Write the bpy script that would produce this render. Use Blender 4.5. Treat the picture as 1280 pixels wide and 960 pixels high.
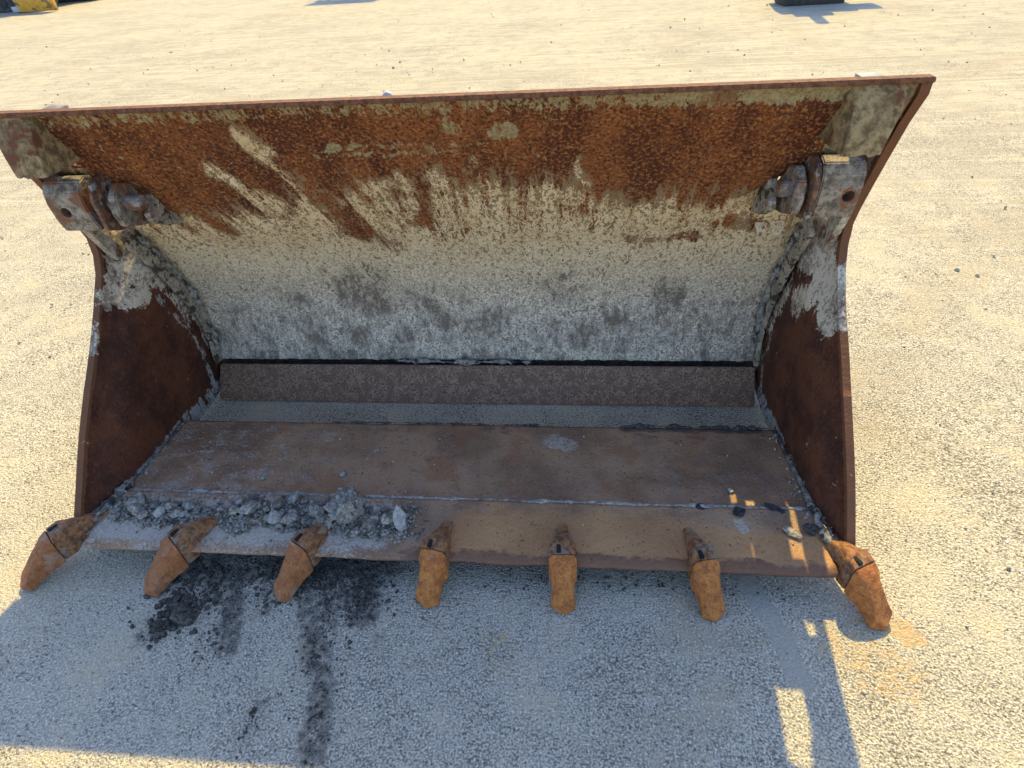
import bpy, bmesh, math, random
import numpy as np
from mathutils import Vector, Matrix, noise as mnoise

for o in list(bpy.data.objects): bpy.data.objects.remove(o)
random.seed(7); rng = np.random.default_rng(7)
scene = bpy.context.scene
COL = scene.collection

# ---------------------------------------------------------------- camera
cam = bpy.data.cameras.new('camera'); cam_o = bpy.data.objects.new('camera', cam); COL.objects.link(cam_o)
cam.sensor_width = 36.0; cam.lens = 739.94 / 1280 * 36; cam.clip_start = 0.05; cam.clip_end = 2000
right = Vector((0.9951548, 0.0818386, -0.0544924)); down = Vector((0.0091102, -0.6285976, -0.7776774)); fwd = Vector((-0.0978978, 0.7734129, -0.6262974))
M = Matrix((right, -down, -fwd)).transposed().to_4x4(); M.translation = Vector((0.4075, 0.0, 1.6626))
cam_o.matrix_world = M
scene.camera = cam_o
# ---------------------------------------------------------------- sky, sun, exposure
SUN_DIR = Vector((0.112, 0.846, 1.0)).normalized()
world = bpy.data.worlds.new('World'); scene.world = world; world.use_nodes = True
wn = world.node_tree
sky = wn.nodes.new('ShaderNodeTexSky'); sky.sky_type = 'NISHITA'; sky.sun_disc = False; sky.dust_density = 0.8; sky.ozone_density = 3.4
sky.sun_elevation = math.asin(SUN_DIR.z); sky.sun_rotation = math.atan2(SUN_DIR.x, SUN_DIR.y)
bg = wn.nodes['Background']; bg.inputs['Strength'].default_value = 0.15
wn.links.new(sky.outputs['Color'], bg.inputs['Color'])
sl = bpy.data.lights.new('sun', 'SUN'); sl.energy = 3.0; sl.angle = math.radians(0.53); sl.color = (1.0, 0.77, 0.23)
so = bpy.data.objects.new('sun', sl); COL.objects.link(so); so.location = (2, 12, 14)
so.rotation_euler = SUN_DIR.to_track_quat('Z', 'Y').to_euler()
vs = scene.view_settings; vs.view_transform = 'Standard'; vs.look = 'None'; vs.gamma = 1.0; vs.use_curve_mapping = False
vs.exposure = 1.36

# ---------------------------------------------------------------- node expression helper
class G:
    def __init__(s, name, rough=0.8):
        s.m = bpy.data.materials.new(name); s.m.use_nodes = True; s.nt = s.m.node_tree
        s.b = s.nt.nodes['Principled BSDF']; s.b.inputs['Roughness'].default_value = rough
    def n(s, t): return s.nt.nodes.new(t)
    def put(s, sock, v):
        if isinstance(v, X): s.nt.links.new(v.s, sock)
        elif isinstance(v, (tuple, list)):
            sock.default_value = (*v, 1.0) if (len(v) == 3 and len(sock.default_value) == 4) else tuple(v)
        else:
            try: sock.default_value = v
            except TypeError: sock.default_value = (v, v, v)
    def math(s, op, a, b=0.0, c=None):
        k = s.n('ShaderNodeMath'); k.operation = op; s.put(k.inputs[0], a); s.put(k.inputs[1], b)
        if c is not None: s.put(k.inputs[2], c)
        return X(s, k.outputs[0])
    def pos(s): return X(s, s.n('ShaderNodeNewGeometry').outputs['Position'])
    def obj(s): return X(s, s.n('ShaderNodeTexCoord').outputs['Object'])
    def rnd(s): return X(s, s.n('ShaderNodeObjectInfo').outputs['Random'])
    def scale(s, v, sc, rot=0.0):
        k = s.n('ShaderNodeMapping'); s.put(k.inputs[0], v); k.inputs['Scale'].default_value = sc; k.inputs['Rotation'].default_value = (0, 0, rot)
        return X(s, k.outputs[0])
    def noise(s, v, sc, det=4.0, ro=0.6, dist=0.0):
        k = s.n('ShaderNodeTexNoise'); s.put(k.inputs['Vector'], v); k.inputs['Scale'].default_value = sc
        k.inputs['Detail'].default_value = det; k.inputs['Roughness'].default_value = ro; k.inputs['Distortion'].default_value = dist
        return s.math('MULTIPLY_ADD', X(s, k.outputs['Fac']), 2.1, -0.55)
    def vor(s, v, sc, out='Distance', feat='F1', rand=1.0):
        k = s.n('ShaderNodeTexVoronoi'); k.feature = feat; s.put(k.inputs['Vector'], v); k.inputs['Scale'].default_value = sc; k.inputs['Randomness'].default_value = rand
        return X(s, k.outputs[out])
    def ss(s, v, a, b):
        k = s.n('ShaderNodeMapRange'); k.interpolation_type = 'SMOOTHSTEP'; s.put(k.inputs[0], v); k.inputs[1].default_value = a; k.inputs[2].default_value = b
        return X(s, k.outputs[0])
    def mix(s, f, a, b, mode='MIX'):
        k = s.n('ShaderNodeMix'); k.data_type = 'RGBA'; k.blend_type = mode; k.clamp_factor = True
        s.put(k.inputs[0], f); s.put(k.inputs[6], a); s.put(k.inputs[7], b)
        return X(s, k.outputs[2])
    def attr(s, name):
        k = s.n('ShaderNodeAttribute'); k.attribute_name = name
        sp = s.n('ShaderNodeSeparateColor'); s.nt.links.new(k.outputs['Color'], sp.inputs[0])
        return X(s, sp.outputs[0]), X(s, sp.outputs[1]), X(s, sp.outputs[2]), X(s, k.outputs['Alpha'])
    def bump(s, h, strength=0.5, dist=0.01):
        k = s.n('ShaderNodeBump'); k.inputs['Strength'].default_value = strength; k.inputs['Distance'].default_value = dist
        s.put(k.inputs['Height'], h); s.nt.links.new(k.outputs[0], s.b.inputs['Normal'])
    def done(s, col, rough=None, metal=None, spec=None):
        s.put(s.b.inputs['Base Color'], col)
        if rough is not None: s.put(s.b.inputs['Roughness'], rough)
        if metal is not None: s.put(s.b.inputs['Metallic'], metal)
        if spec is not None: s.put(s.b.inputs['Specular IOR Level'], spec)
        return s.m
class X:
    def __init__(s, g, sock): s.g = g; s.s = sock
    def __add__(s, o): return s.g.math('ADD', s, o)
    def __radd__(s, o): return s.g.math('ADD', s, o)
    def __sub__(s, o): return s.g.math('SUBTRACT', s, o)
    def __rsub__(s, o): return s.g.math('SUBTRACT', o, s)
    def __mul__(s, o): return s.g.math('MULTIPLY', s, o)
    def __rmul__(s, o): return s.g.math('MULTIPLY', s, o)

# ---------------------------------------------------------------- materials
def mat_ground():
    g = G('ground_chip_seal', 0.95); p = g.pos()
    damp, smooth, rustm, rut = g.attr('wear_and_light')
    big = g.noise(p, 0.7, 2, .55); mid = g.noise(p, 4.5, 3, .6); fine = g.noise(p, 150, 2, .6); med = g.noise(p, 30, 3, .65)
    dash = g.noise(g.scale(p, (1.0, 1.4, 1), 0.7), 72, 2, .6)
    st = g.noise(g.scale(p, (0.40, 8.0, 1), -0.30), 1.6, 4, .7, .5)
    st2 = g.noise(g.scale(p, (0.5, 11.0, 1), 0.12), 1.2, 4, .68, .3)
    sx = g.n('ShaderNodeSeparateXYZ'); g.put(sx.inputs[0], p); py = X(g, sx.outputs[1]); px = X(g, sx.outputs[0])
    far = g.ss(py + g.math('ABSOLUTE', px) * .4, 3.2, 7.0)
    grain = g.noise(p, 175, 1, .5)
    c = g.mix(g.ss(grain * .8 + med * .2, .22, .78), (.18, .162, .132), (.53, .475, .38))
    c = g.mix(g.ss(big * .45 + mid * .55, .2, .8) * .45, c, (.52, .46, .36))
    c = g.mix(g.ss(mid * .8 + big * .2, .52, .85) * .45, c, (.50, .40, .26))
    c = g.mix(g.ss(st, .55, .80) * far * .55, c, (.30, .245, .17))
    c = g.mix(g.ss(st2, .55, .80) * far * .45, c, (.60, .53, .41))
    c = g.mix(g.ss(st2, .40, .18) * far * .45, c, (.33, .275, .195))
    for ax, ay, R0, wd, dk in [(22, -14, 27.6, .16, .5), (22, -14, 25.9, .16, .5), (-16, -9, 22.4, .14, .42), (-16, -9, 20.7, .14, .42), (3, -22, 27.2, .18, .4), (3, -22, 30.4, .2, .35), (14, 9, 10.4, .13, .4), (14, 9, 12.2, .13, .4)]:
        dv = g.n('ShaderNodeVectorMath'); dv.operation = 'DISTANCE'; g.put(dv.inputs[0], p); dv.inputs[1].default_value = (ax, ay, 0)
        band = g.ss(g.math('ABSOLUTE', X(g, dv.outputs['Value']) - R0 + (mid - .5) * .05), wd, wd * .6)
        c = g.mix(band * g.ss(st + (mid - .5) * .6, .25, .75) * dk, c, (.33, .275, .195))
    c = g.mix(g.ss(fine, .66, .86) * .85, c, (.78, .71, .60))
    pit = g.ss(dash + (mid - .5) * .35 + (fine - .5) * .35, .33, .08)
    c = g.mix(pit * .85, c, (.12, .10, .08))
    pit2 = g.ss(fine + (big - .5) * .3 + (med - .5) * .4, .26, .08)
    c = g.mix(pit2 * .8, c, (.10, .085, .07))
    c = g.mix(g.ss(rustm + (med - .5) * .7, .35, .75) * .6, c, (.47, .29, .11))
    c = g.mix(g.ss(smooth + (med - .5) * .15, .42, .58) * .8, c, g.mix(fine, (.27, .245, .205), (.38, .345, .29)))
    dm = g.ss(damp + (med - .5) * .9 + (fine - .5) * .6 + (mid - .5) * .3, .34, .78)
    c = g.mix(dm * .9, c, g.mix(g.ss(fine, .35, .7), (.05, .043, .036), (.19, .17, .145)))
    rough = 1.0 - smooth * .75
    h = (dash * .7 + fine * .5 + grain * .5) * rough + med * .45
    g.bump(h, .85, .006)
    return g.done(c, .95, spec=.25)

def rustcol(g, p, sc=1.0):
    a = g.noise(g.scale(p, (1, .4, .4)), 7 * sc, 3, .6); b = g.noise(p, 105 * sc, 3, .7)
    c = g.mix(g.ss(a, .2, .8), (.115, .030, .009), (.27, .085, .022))
    c = g.mix(g.ss(b, .54, .80) * .85, c, (.46, .185, .055))
    c = g.mix(g.ss(b, .46, .22) * .85, c, (.035, .012, .006))
    return c, a, b

def mat_moldboard():
    g = G('moldboard_paint_rust_and_bounce', .85); p = g.pos()
    R, T, GR, D = g.attr('wear_and_light'); RUN = g.ss(R, .02, .2) * g.ss(R, 1.0, .75)
    rc, a, b = rustcol(g, p)
    f1 = g.noise(p, 110, 4, .72); f2 = g.noise(g.scale(p, (1, .45, .45)), 34, 5, .7, .6); f3 = g.noise(p, 7, 3, .6)
    dg = g.noise(g.scale(p, (1, .65, .65), .0), 85, 3, .65, .8)
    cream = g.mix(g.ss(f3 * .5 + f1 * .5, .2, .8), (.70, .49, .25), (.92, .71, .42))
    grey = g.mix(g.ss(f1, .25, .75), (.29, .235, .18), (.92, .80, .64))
    pale = g.mix(GR, cream, grey)  # grey-to-cream blend paints warm bounce light from the ground, partly dust
    pit = g.ss(dg + (f2 - .5) * .4 - R * .6 - (1.0 - GR) * .06, .34, .14)
    pale = g.mix(pit * .85, pale, (.21, .115, .05))
    pit2 = g.ss(f1 + (f3 - .5) * .4, .22, .06)
    pale = g.mix(pit2 * .8, pale, (.09, .06, .045))
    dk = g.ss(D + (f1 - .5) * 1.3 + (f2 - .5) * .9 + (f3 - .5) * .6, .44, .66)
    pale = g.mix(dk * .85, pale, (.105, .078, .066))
    fl, fz, _b, _a = g.attr('flow'); cv = g.n('ShaderNodeCombineXYZ'); g.put(cv.inputs[0], fl * 26.0); g.put(cv.inputs[1], fz * 3.2)
    run = g.noise(X(g, cv.outputs[0]), 1.0, 4, .62, .3)
    rm = g.ss(R + (run - .5) * RUN * 1.1 + (f2 - .5) * .95 + (dg - .5) * .85 + (f1 - .5) * .45 + (f3 - .5) * .3, .41, .54)
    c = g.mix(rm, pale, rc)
    tan = g.mix(g.ss(f1, .25, .75), (.28, .20, .085), (.46, .38, .20))
    tm = g.ss(T + (f2 - .5) * 1.1 + (dg - .5) * .9 + (f3 - .5) * .5, .46, .62)
    c = g.mix(tm * .9, c, tan)
    drip = g.ss(g.noise(g.scale(p, (1, .08, .08)), 16, 2, .5), .62, .8)
    c = g.mix(drip * T * .8, c, (.20, .075, .025))
    g.bump(f1 * .8 + f2 * .9 + b * .4, .8, .007)
    return g.done(c, .82, spec=.3)

def mat_side():
    g = G('side_plate_rust', .75); p = g.pos()
    pale, dark, edge, mud = g.attr('wear_and_light')
    a = g.noise(p, 8, 4, .65); b = g.noise(p, 85, 3, .7); f2 = g.noise(g.scale(p, (1, 1, .4)), 26, 5, .7, .5)
    c = g.mix(g.ss(a, .2, .8), (.045, .012, .006), (.115, .034, .013))
    c = g.mix(g.ss(b, .60, .95) * .6, c, (.19, .07, .025))
    c = g.mix(g.ss(b, .40, .12) * .7, c, (.03, .015, .011))
    c = g.mix(g.ss(edge + (f2 - .5) * .6, .4, .7) * .6, c, (.21, .085, .035))
    gp = g.mix(g.ss(b * .5 + a * .5, .4, .6), (.25, .20, .15), (.56, .47, .36))
    gp = g.mix(g.ss(f2, .36, .16) * .8, gp, (.10, .07, .05))
    c = g.mix(g.ss(pale + (f2 - .5) * 1.15 + (b - .5) * .5 + (a - .5) * .35, .46, .64), c, gp)
    c = g.mix(g.ss(mud + (f2 - .5) * .8 + (b - .5) * .3, .45, .6), c, g.mix(b, (.20, .19, .17), (.42, .40, .36)))
    g.bump(b * .6 + f2 * .6, .6, .005)
    return g.done(c, .72, spec=.35)

def mat_floor():
    g = G('floor_scoured_steel', .6); p = g.pos()
    tan, grey, dark, red = g.attr('wear_and_light')
    a = g.noise(p, 4.5, 4, .6); b = g.noise(p, 120, 3, .7); f = g.noise(g.scale(p, (.5, 1, 1)), 22, 5, .7, .4); sp = g.noise(p, 85, 2, .55)
    c = g.mix(g.ss(a, .2, .8), (.195, .112, .066), (.35, .205, .118))
    c = g.mix(g.ss(f, .5, .9) * .6, c, (.27, .20, .155))
    c = g.mix(g.ss(b, .6, .95) * .5, c, (.40, .33, .28))
    c = g.mix(g.ss(g.noise(p, 7, 3, .6), .55, .85) * .55, c, (.25, .105, .05))
    c = g.mix(g.ss(tan + (f - .5) * .4, .35, .65) * .8, c, g.mix(a, (.33, .155, .06), (.48, .25, .10)))
    c = g.mix(g.ss(sp, .24, .06) * .7, c, (.05, .03, .022))
    c = g.mix(g.ss(red + (f - .5) * .9 + (a - .5) * .6, .4, .75) * .7, c, (.085, .032, .026))
    c = g.mix(g.ss(grey + (f - .5) * .5 + (b - .5) * .4, .36, .70) * .85, c, g.mix(b, (.27, .235, .195), (.52, .46, .385)))
    c = g.mix(g.ss(dark + (f - .5) * .5, .4, .66) * .7, c, (.05, .042, .042))
    g.bump(b * .5 + sp * .9 + f * .3, .5, .004)
    return g.done(c, g.ss(f, .3, .8) * .3 + .5, spec=.4)

def mat_tooth(brown=False):
    g = G('tooth_rust_brown' if brown else 'tooth_rust', .8); p = g.pos()
    a = g.noise(p, 40, 4, .65); b = g.noise(p, 150, 3, .7); r = g.rnd()
    c = g.mix(g.ss(a, .15, .85), (.25, .085, .032), (.36, .14, .052)) if brown else g.mix(g.ss(a, .15, .85), (.30, .092, .025), (.50, .185, .045))
    c = g.mix(g.ss(b, .6, .95) * .6, c, (.52, .27, .10))
    c = g.mix(g.ss(b, .38, .10) * .8, c, (.075, .028, .016))
    c = g.mix(g.ss(g.noise(p, 55, 4, .7), .40, .15) * .4, c, (.12, .042, .02))
    c = g.mix(g.ss(g.noise(p, 15, 3, .6) + (r - .5) * .3, .72, .95) * .35, c, (.33, .29, .25))
    g.bump(b * .6 + a * .4, .55, .003)
    return g.done(c, .82, spec=.3)

def mat_simple(name, c1, c2, sc=40, rough=.8, bumpd=.004, spec=.3, c3=None, sc3=8, metal=0.0):
    g = G(name, rough); p = g.pos()
    a = g.noise(p, sc, 4, .68); b = g.noise(p, sc3, 3, .6)
    c = g.mix(g.ss(a, .2, .8), c1, c2)
    if c3: c = g.mix(g.ss(b + (a - .5) * .5, .54, .72), c, c3)
    g.bump(a, .6, bumpd)
    return g.done(c, rough, metal=metal, spec=spec)

MG = mat_ground(); MM = mat_moldboard(); MS = mat_side(); MF = mat_floor(); MT = mat_tooth(); MTB = mat_tooth(True)
MTA = mat_simple('adapter_rust', (.13, .055, .028), (.33, .15, .06), 60, .8, .006, .3, (.22, .17, .125), 16)
MSTRIP = mat_simple('rear_blade_steel', (.075, .036, .021), (.36, .22, .135), 140, .6, .003, .4, (.17, .09, .055), 28)
MWELD = mat_simple('weld_scale', (.10, .085, .075), (.34, .315, .28), 60, .8, .006, .3, (.06, .05, .045), 22)
MWELD2 = mat_simple('weld_polished', (.17, .15, .13), (.40, .36, .315), 60, .7, .005, .35)
MMUD = mat_simple('caked_dry_mud', (.16, .145, .125), (.40, .37, .32), 75, .95, .012, .2, (.06, .05, .045), 26)
MBACK = mat_simple('back_dark_steel', (.03, .026, .024), (.075, .06, .05), 30, .85)
MDARK = mat_simple('slot_shade_black', (.008, .007, .007), (.022, .019, .017), 60, .95)  # near-black colour stands in for shade inside the pin slots
MWING = mat_simple('wing_old_yellow_paint', (.12, .072, .03), (.36, .245, .11), 38, .8, .006, .3, (.14, .05, .02), 8)
MBRK = mat_simple('bracket_grey_and_rust', (.10, .075, .055), (.33, .27, .205), 42, .75, .005, .35, (.20, .08, .035), 11)
MLUG = mat_simple('lug_rust_grease', (.07, .038, .025), (.23, .105, .05), 48, .7, .005, .4, (.26, .245, .22), 18)
MPIN = mat_simple('pin_worn_steel', (.12, .09, .07), (.30, .25, .21), 60, .55, .003, .5, (.16, .065, .03), 20)
MCHEEK = mat_simple('cheek_crusted_paint', (.20, .16, .115), (.52, .44, .33), 40, .9, .008, .25, (.07, .05, .035), 20)
MBAR = mat_simple('bar_pale_paint', (.24, .20, .155), (.50, .43, .33), 50, .85, .004, .3, (.16, .07, .035), 18)
MLIP = mat_simple('lip_rust', (.085, .034, .02), (.20, .08, .035), 60, .85, .004)
MROCK = mat_simple('broken_concrete', (.17, .15, .128), (.43, .39, .335), 95, .95, .008, .2, (.15, .13, .105), 35)
MROCK2 = mat_simple('pale_concrete', (.27, .25, .22), (.47, .44, .39), 95, .95, .006, .2)
MSOIL = mat_simple('dark_soil', (.035, .03, .026), (.13, .12, .105), 110, .98, .01, .15)
MPEB = mat_simple('grit', (.20, .17, .135), (.60, .53, .43), 45, .95, .004, .2)
MSCRAP = mat_simple('black_rubber_scrap', (.012, .012, .013), (.045, .045, .05), 70, .8, .004, .4)
MYEL = mat_simple('machine_yellow', (.55, .27, .02), (.72, .38, .04), 6, .5, .002, .5, (.22, .13, .05), 3)
MTRACK = mat_simple('machine_track_dark', (.025, .025, .027), (.085, .08, .08), 14, .8)
MGREY = mat_simple('machine_grey_steel', (.16, .165, .175), (.30, .305, .32), 10, .55, .002, .5, (.13, .06, .035), 4)
MGLASS = mat_simple('cab_glass_dark', (.01, .012, .015), (.02, .024, .03), 3, .08, .0, .6)
MGALV = mat_simple('galvanised_steel', (.34, .36, .37), (.48, .50, .51), 30, .45, .002, .5)

# ---------------------------------------------------------------- mesh helpers
def link(name, me, mat, parent=None):
    o = bpy.data.objects.new(name, me); COL.objects.link(o)
    if mat is not None and not me.materials: me.materials.append(mat)
    if parent is not None: o.parent = parent
    return o
def from_bm(name, bm, mat, parent=None, smooth=None):
    bmesh.ops.recalc_face_normals(bm, faces=bm.faces)
    me = bpy.data.meshes.new(name); bm.to_mesh(me); bm.free()
    if smooth is not None:
        me.polygons.foreach_set('use_smooth', [True] * len(me.polygons))
        me.set_sharp_from_angle(angle=math.radians(smooth))
    return link(name, me, mat, parent)
def tag(o, label=None, cat=None, group=None, kind=None):
    if label: o['label'] = label
    if cat: o['category'] = cat
    if group: o['group'] = group
    if kind: o['kind'] = kind
    return o
def empty(name, loc=(0, 0, 0)):
    o = bpy.data.objects.new(name, None); COL.objects.link(o); o.location = loc; o.empty_display_size = .1; return o
def box_bm(x0, x1, y0, y1, z0, z1, bev=0.0, bm=None, seg=2):
    own = bm is None; b = bmesh.new()
    r = bmesh.ops.create_cube(b, size=1)
    for v in b.verts: v.co = Vector(((x0 + x1) / 2 + v.co.x * (x1 - x0), (y0 + y1) / 2 + v.co.y * (y1 - y0), (z0 + z1) / 2 + v.co.z * (z1 - z0)))
    if bev: bmesh.ops.bevel(b, geom=b.edges[:], offset=bev, segments=seg, affect='EDGES', profile=.6)
    if own: return b
    me = bpy.data.meshes.new('t'); b.to_mesh(me); b.free(); bm.from_mesh(me); bpy.data.meshes.remove(me); return bm
def prism_x(pts, x0, x1, bev=0.0):
    """outline in (y,z) extruded along x"""
    b = bmesh.new()
    vs_ = [b.verts.new((x0, y, z)) for y, z in pts]; f = b.faces.new(vs_)
    r = bmesh.ops.extrude_face_region(b, geom=[f])
    for v in r['geom']:
        if isinstance(v, bmesh.types.BMVert): v.co.x = x1
    if bev:
        bmesh.ops.bevel(b, geom=[e for e in b.edges], offset=bev, segments=2, affect='EDGES')
    return b
def cyl_bm(p0, p1, r, n=20, bev=0.0):
    p0 = Vector(p0); p1 = Vector(p1); d = p1 - p0
    b = bmesh.new(); bmesh.ops.create_cone(b, cap_ends=True, segments=n, radius1=r, radius2=r, depth=d.length)
    if bev: bmesh.ops.bevel(b, geom=[e for e in b.edges if abs(e.verts[0].co.z - e.verts[1].co.z) < 1e-6], offset=bev, segments=2, affect='EDGES')
    m = d.to_track_quat('Z', 'Y').to_matrix().to_4x4(); m.translation = (p0 + p1) / 2
    bmesh.ops.transform(b, matrix=m, verts=b.verts); return b
def cut(o, cutter_bm):
    cm = bpy.data.meshes.new('c'); cutter_bm.to_mesh(cm); cutter_bm.free(); c = bpy.data.objects.new('c', cm); COL.objects.link(c)
    md = o.modifiers.new('b', 'BOOLEAN'); md.operation = 'DIFFERENCE'; md.object = c; md.solver = 'EXACT'
    bpy.context.view_layer.update()
    me = bpy.data.meshes.new_from_object(o.evaluated_get(bpy.context.evaluated_depsgraph_get()))
    o.modifiers.clear(); o.data = me; bpy.data.objects.remove(c); bpy.data.meshes.remove(cm)
def jitter(bm, amp, sc, seed=0.0):
    for v in bm.verts: v.co += mnoise.noise_vector(v.co * sc + Vector((seed, seed * 1.7, 0))) * amp
def bead(name, pts, r, mat, parent, lump=.4, step=.008, n=7, seed=0.0):
    """irregular weld or mud bead along a polyline"""
    P = [Vector(p) for p in pts]; Q = []
    for a, b_ in zip(P, P[1:]):
        k = max(1, int((b_ - a).length / step))
        for i in range(k): Q.append(a.lerp(b_, i / k))
    Q.append(P[-1]); b = bmesh.new(); rings = []
    for i, q in enumerate(Q):
        d = (Q[min(i + 1, len(Q) - 1)] - Q[max(i - 1, 0)]).normalized()
        u = d.cross(Vector((0.3, .1, 1))).normalized(); w = d.cross(u)
        e = min(1, min(i, len(Q) - 1 - i) / 3 + .15); ring = []
        for j in range(n):
            an = j / n * 2 * math.pi; dirv = u * math.cos(an) + w * math.sin(an)
            rr = r * e * (1 + lump * mnoise.noise((q + dirv * r) * 45 + Vector((seed, 0, 0))) * 1.6 + lump * mnoise.noise(q * 13 + Vector((seed, 3, 0))) * 1.6)
            ring.append(b.verts.new(q + dirv * max(rr, r * .1)))
        rings.append(ring)
    for A, B in zip(rings, rings[1:]):
        for j in range(n): b.faces.new((A[j], A[(j + 1) % n], B[(j + 1) % n], B[j]))
    b.faces.new(rings[0]); b.faces.new(rings[-1])
    return from_bm(name, b, mat, parent, smooth=50)
def ss_np(x, a, b):
    t = np.clip((x - a) / (b - a), 0, 1); return t * t * (3 - 2 * t)
def stroke(Xa, Ya, pts, r, soft):
    best = np.full(Xa.shape, 1e9)
    for (ax, ay), (bx, by) in zip(pts, pts[1:] if len(pts) > 1 else pts):
        dx, dy = bx - ax, by - ay; L = dx * dx + dy * dy + 1e-9
        t = np.clip(((Xa - ax) * dx + (Ya - ay) * dy) / L, 0, 1)
        best = np.minimum(best, np.hypot(Xa - ax - t * dx, Ya - ay - t * dy))
    return 1 - ss_np(best, r, r + soft)
def set_wear_and_light(me, R=0, Gc=0, B=0, A=0):
    n = len(me.vertices); a = np.zeros((n, 4), np.float32)
    for i, c in enumerate((R, Gc, B, A)): a[:, i] = np.clip(c, 0, 1.5)
    at = me.color_attributes.new('wear_and_light', 'FLOAT_COLOR', 'POINT'); at.data.foreach_set('color', a.ravel())
def coords(me):
    a = np.empty(len(me.vertices) * 3, np.float32); me.vertices.foreach_get('co', a); return a.reshape(-1, 3)
def mesh_np(name, V, F):
    me = bpy.data.meshes.new(name); F = np.asarray(F, np.int32); V = np.asarray(V, np.float32); k = F.shape[1]
    me.vertices.add(len(V)); me.vertices.foreach_set('co', V.ravel()); me.loops.add(F.size); me.loops.foreach_set('vertex_index', F.ravel())
    me.polygons.add(len(F)); me.polygons.foreach_set('loop_start', np.arange(0, F.size, k, dtype=np.int32)); me.polygons.foreach_set('loop_total', np.full(len(F), k, np.int32))
    me.update(calc_edges=True); me.validate(); return me

# ================================================================ GROUND
def axis(lo, hi, step, far, growth=1.16):
    a = list(np.arange(lo, hi + 1e-6, step)); s = step
    while a[-1] < far: s *= growth; a.append(a[-1] + s)
    s = step
    while a[0] > -far: s *= growth; a.insert(0, a[0] - s)
    return np.array(a)
gx = axis(-1.7, 1.7, .02, 400); gy = axis(.3, 2.1, .02, 400)
GX, GY = np.meshgrid(gx, gy); nx, ny = len(gx), len(gy)
dist_b = np.hypot(np.maximum(np.abs(GX) - 1.5, 0), np.maximum(np.abs(GY - 1.3) - 1.0, 0))
GZ = np.zeros_like(GX)
for j in range(ny):
    for i in range(nx):
        if dist_b[j, i] > 0 and dist_b[j, i] < 60:
            GZ[j, i] = .018 * min(1, dist_b[j, i]) * mnoise.noise(Vector((GX[j, i] * .45, GY[j, i] * .9, 2.2)))
V = np.stack([GX.ravel(), GY.ravel(), GZ.ravel()], 1)
I = np.arange(nx * ny).reshape(ny, nx)
F = np.stack([I[:-1, :-1].ravel(), I[:-1, 1:].ravel(), I[1:, 1:].ravel(), I[1:, :-1].ravel()], 1)
me = mesh_np('ground', V, F)
gxv, gyv = V[:, 0], V[:, 1]
damp = np.zeros(len(V))
for pts, r, s, w in [([(-.83, 1.10), (-.72, 1.0)], .07, .12, .75), ([(-.70, 1.12), (-.60, .80)], .018, .05, .95), ([(-.58, 1.1), (-.54, .92)], .012, .04, .7),
                     ([(-.55, 1.10), (-.22, 1.10)], .06, .10, .95), ([(-.24, 1.08), (-.215, .93)], .035, .05, 1.0), ([(-.33, 1.0), (-.33, .93)], .05, .07, .8),
                     ([(-.40, .95), (-.33, .8), (-.27, .7), (-.235, .52)], .022, .05, .8), ([(-.43, .64), (-.44, .56)], .012, .05, .5), ([(-.15, .86), (-.15, .84)], .01, .03, .6),
                     ([(-.80, .90), (-.86, .84)], .03, .06, .7), ([(-.9, 1.25), (1.1, 1.25)], .08, .10, .55), ([(.2, 1.12), (.75, 1.10)], .03, .06, .35)]:
    damp = np.maximum(damp, w * .82 * stroke(gxv, gyv, pts, r * .6, s * 1.3))
smooth = stroke(gxv, gyv, [(.935, 1.16), (1.01, .93), (1.03, .79)], .024, .02)
rustm = np.maximum(.8 * stroke(gxv, gyv, [(1.32, .97), (1.375, .94)], .015, .05), .5 * stroke(gxv, gyv, [(1.2, .9), (1.28, .83)], .05, .15))
rustm = np.maximum(rustm, .45 * stroke(gxv, gyv, [(.2, .85), (.22, .8)], .03, .08))
set_wear_and_light(me, damp, smooth, rustm, 0)
me.polygons.foreach_set('use_smooth', [True] * len(me.polygons))
tag(link('ground', me, MG), kind='structure')

# ================================================================ BUCKET
bucket = empty('loader_bucket', (0, 1.4, 0))
tag(bucket, 'large rusty loader bucket with seven teeth and hinged clam floor, lying on the yard', 'loader bucket')
def P(o):                                   # parent keeping world coordinates
    o.parent = bucket; o.matrix_parent_inverse = Matrix.Translation((0, -1.4, 0)); return o
def part(name, bm, mat, smooth=None, parent=None):
    o = from_bm(name, bm, mat, None, smooth)
    if parent is None: P(o)
    else: o.parent = parent
    return o

# --- moldboard
ctrl = [(2.03, .150), (2.058, .30), (2.05, .48), (1.97, .69), (1.89, .83), (1.80, .99), (1.70, 1.16), (1.622, 1.285)]
def catmull(c, per):
    out = []; c2 = [tuple(2 * np.array(c[0]) - np.array(c[1]))] + c + [tuple(2 * np.array(c[-1]) - np.array(c[-2]))]
    for i in range(1, len(c2) - 2):
        p0, p1, p2, p3 = [np.array(c2[i + k], float) for k in (-1, 0, 1, 2)]
        for k in range(per):
            t = k / per; out.append(.5 * ((2 * p1) + (-p0 + p2) * t + (2 * p0 - 5 * p1 + 4 * p2 - p3) * t * t + (-p0 + 3 * p1 - 3 * p2 + p3) * t ** 3))
    out.append(np.array(c[-1], float)); return np.array(out)
prof = catmull(ctrl, 20)
pt = np.gradient(prof, axis=0); pt /= np.linalg.norm(pt, axis=1)[:, None]
pn = np.stack([-pt[:, 1], pt[:, 0]], 1)     # normal towards the mouth (forward)
def prof_at(z): return np.array([np.interp(z, prof[:, 1], prof[:, 0]), z])
XM = 1.187
xs = np.linspace(-XM, XM, 261)
LE_R = ([.86, .942, 1.053, 1.119, 1.165, 1.2], [.90, .948, 1.049, 1.139, 1.231, 1.27])
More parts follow.
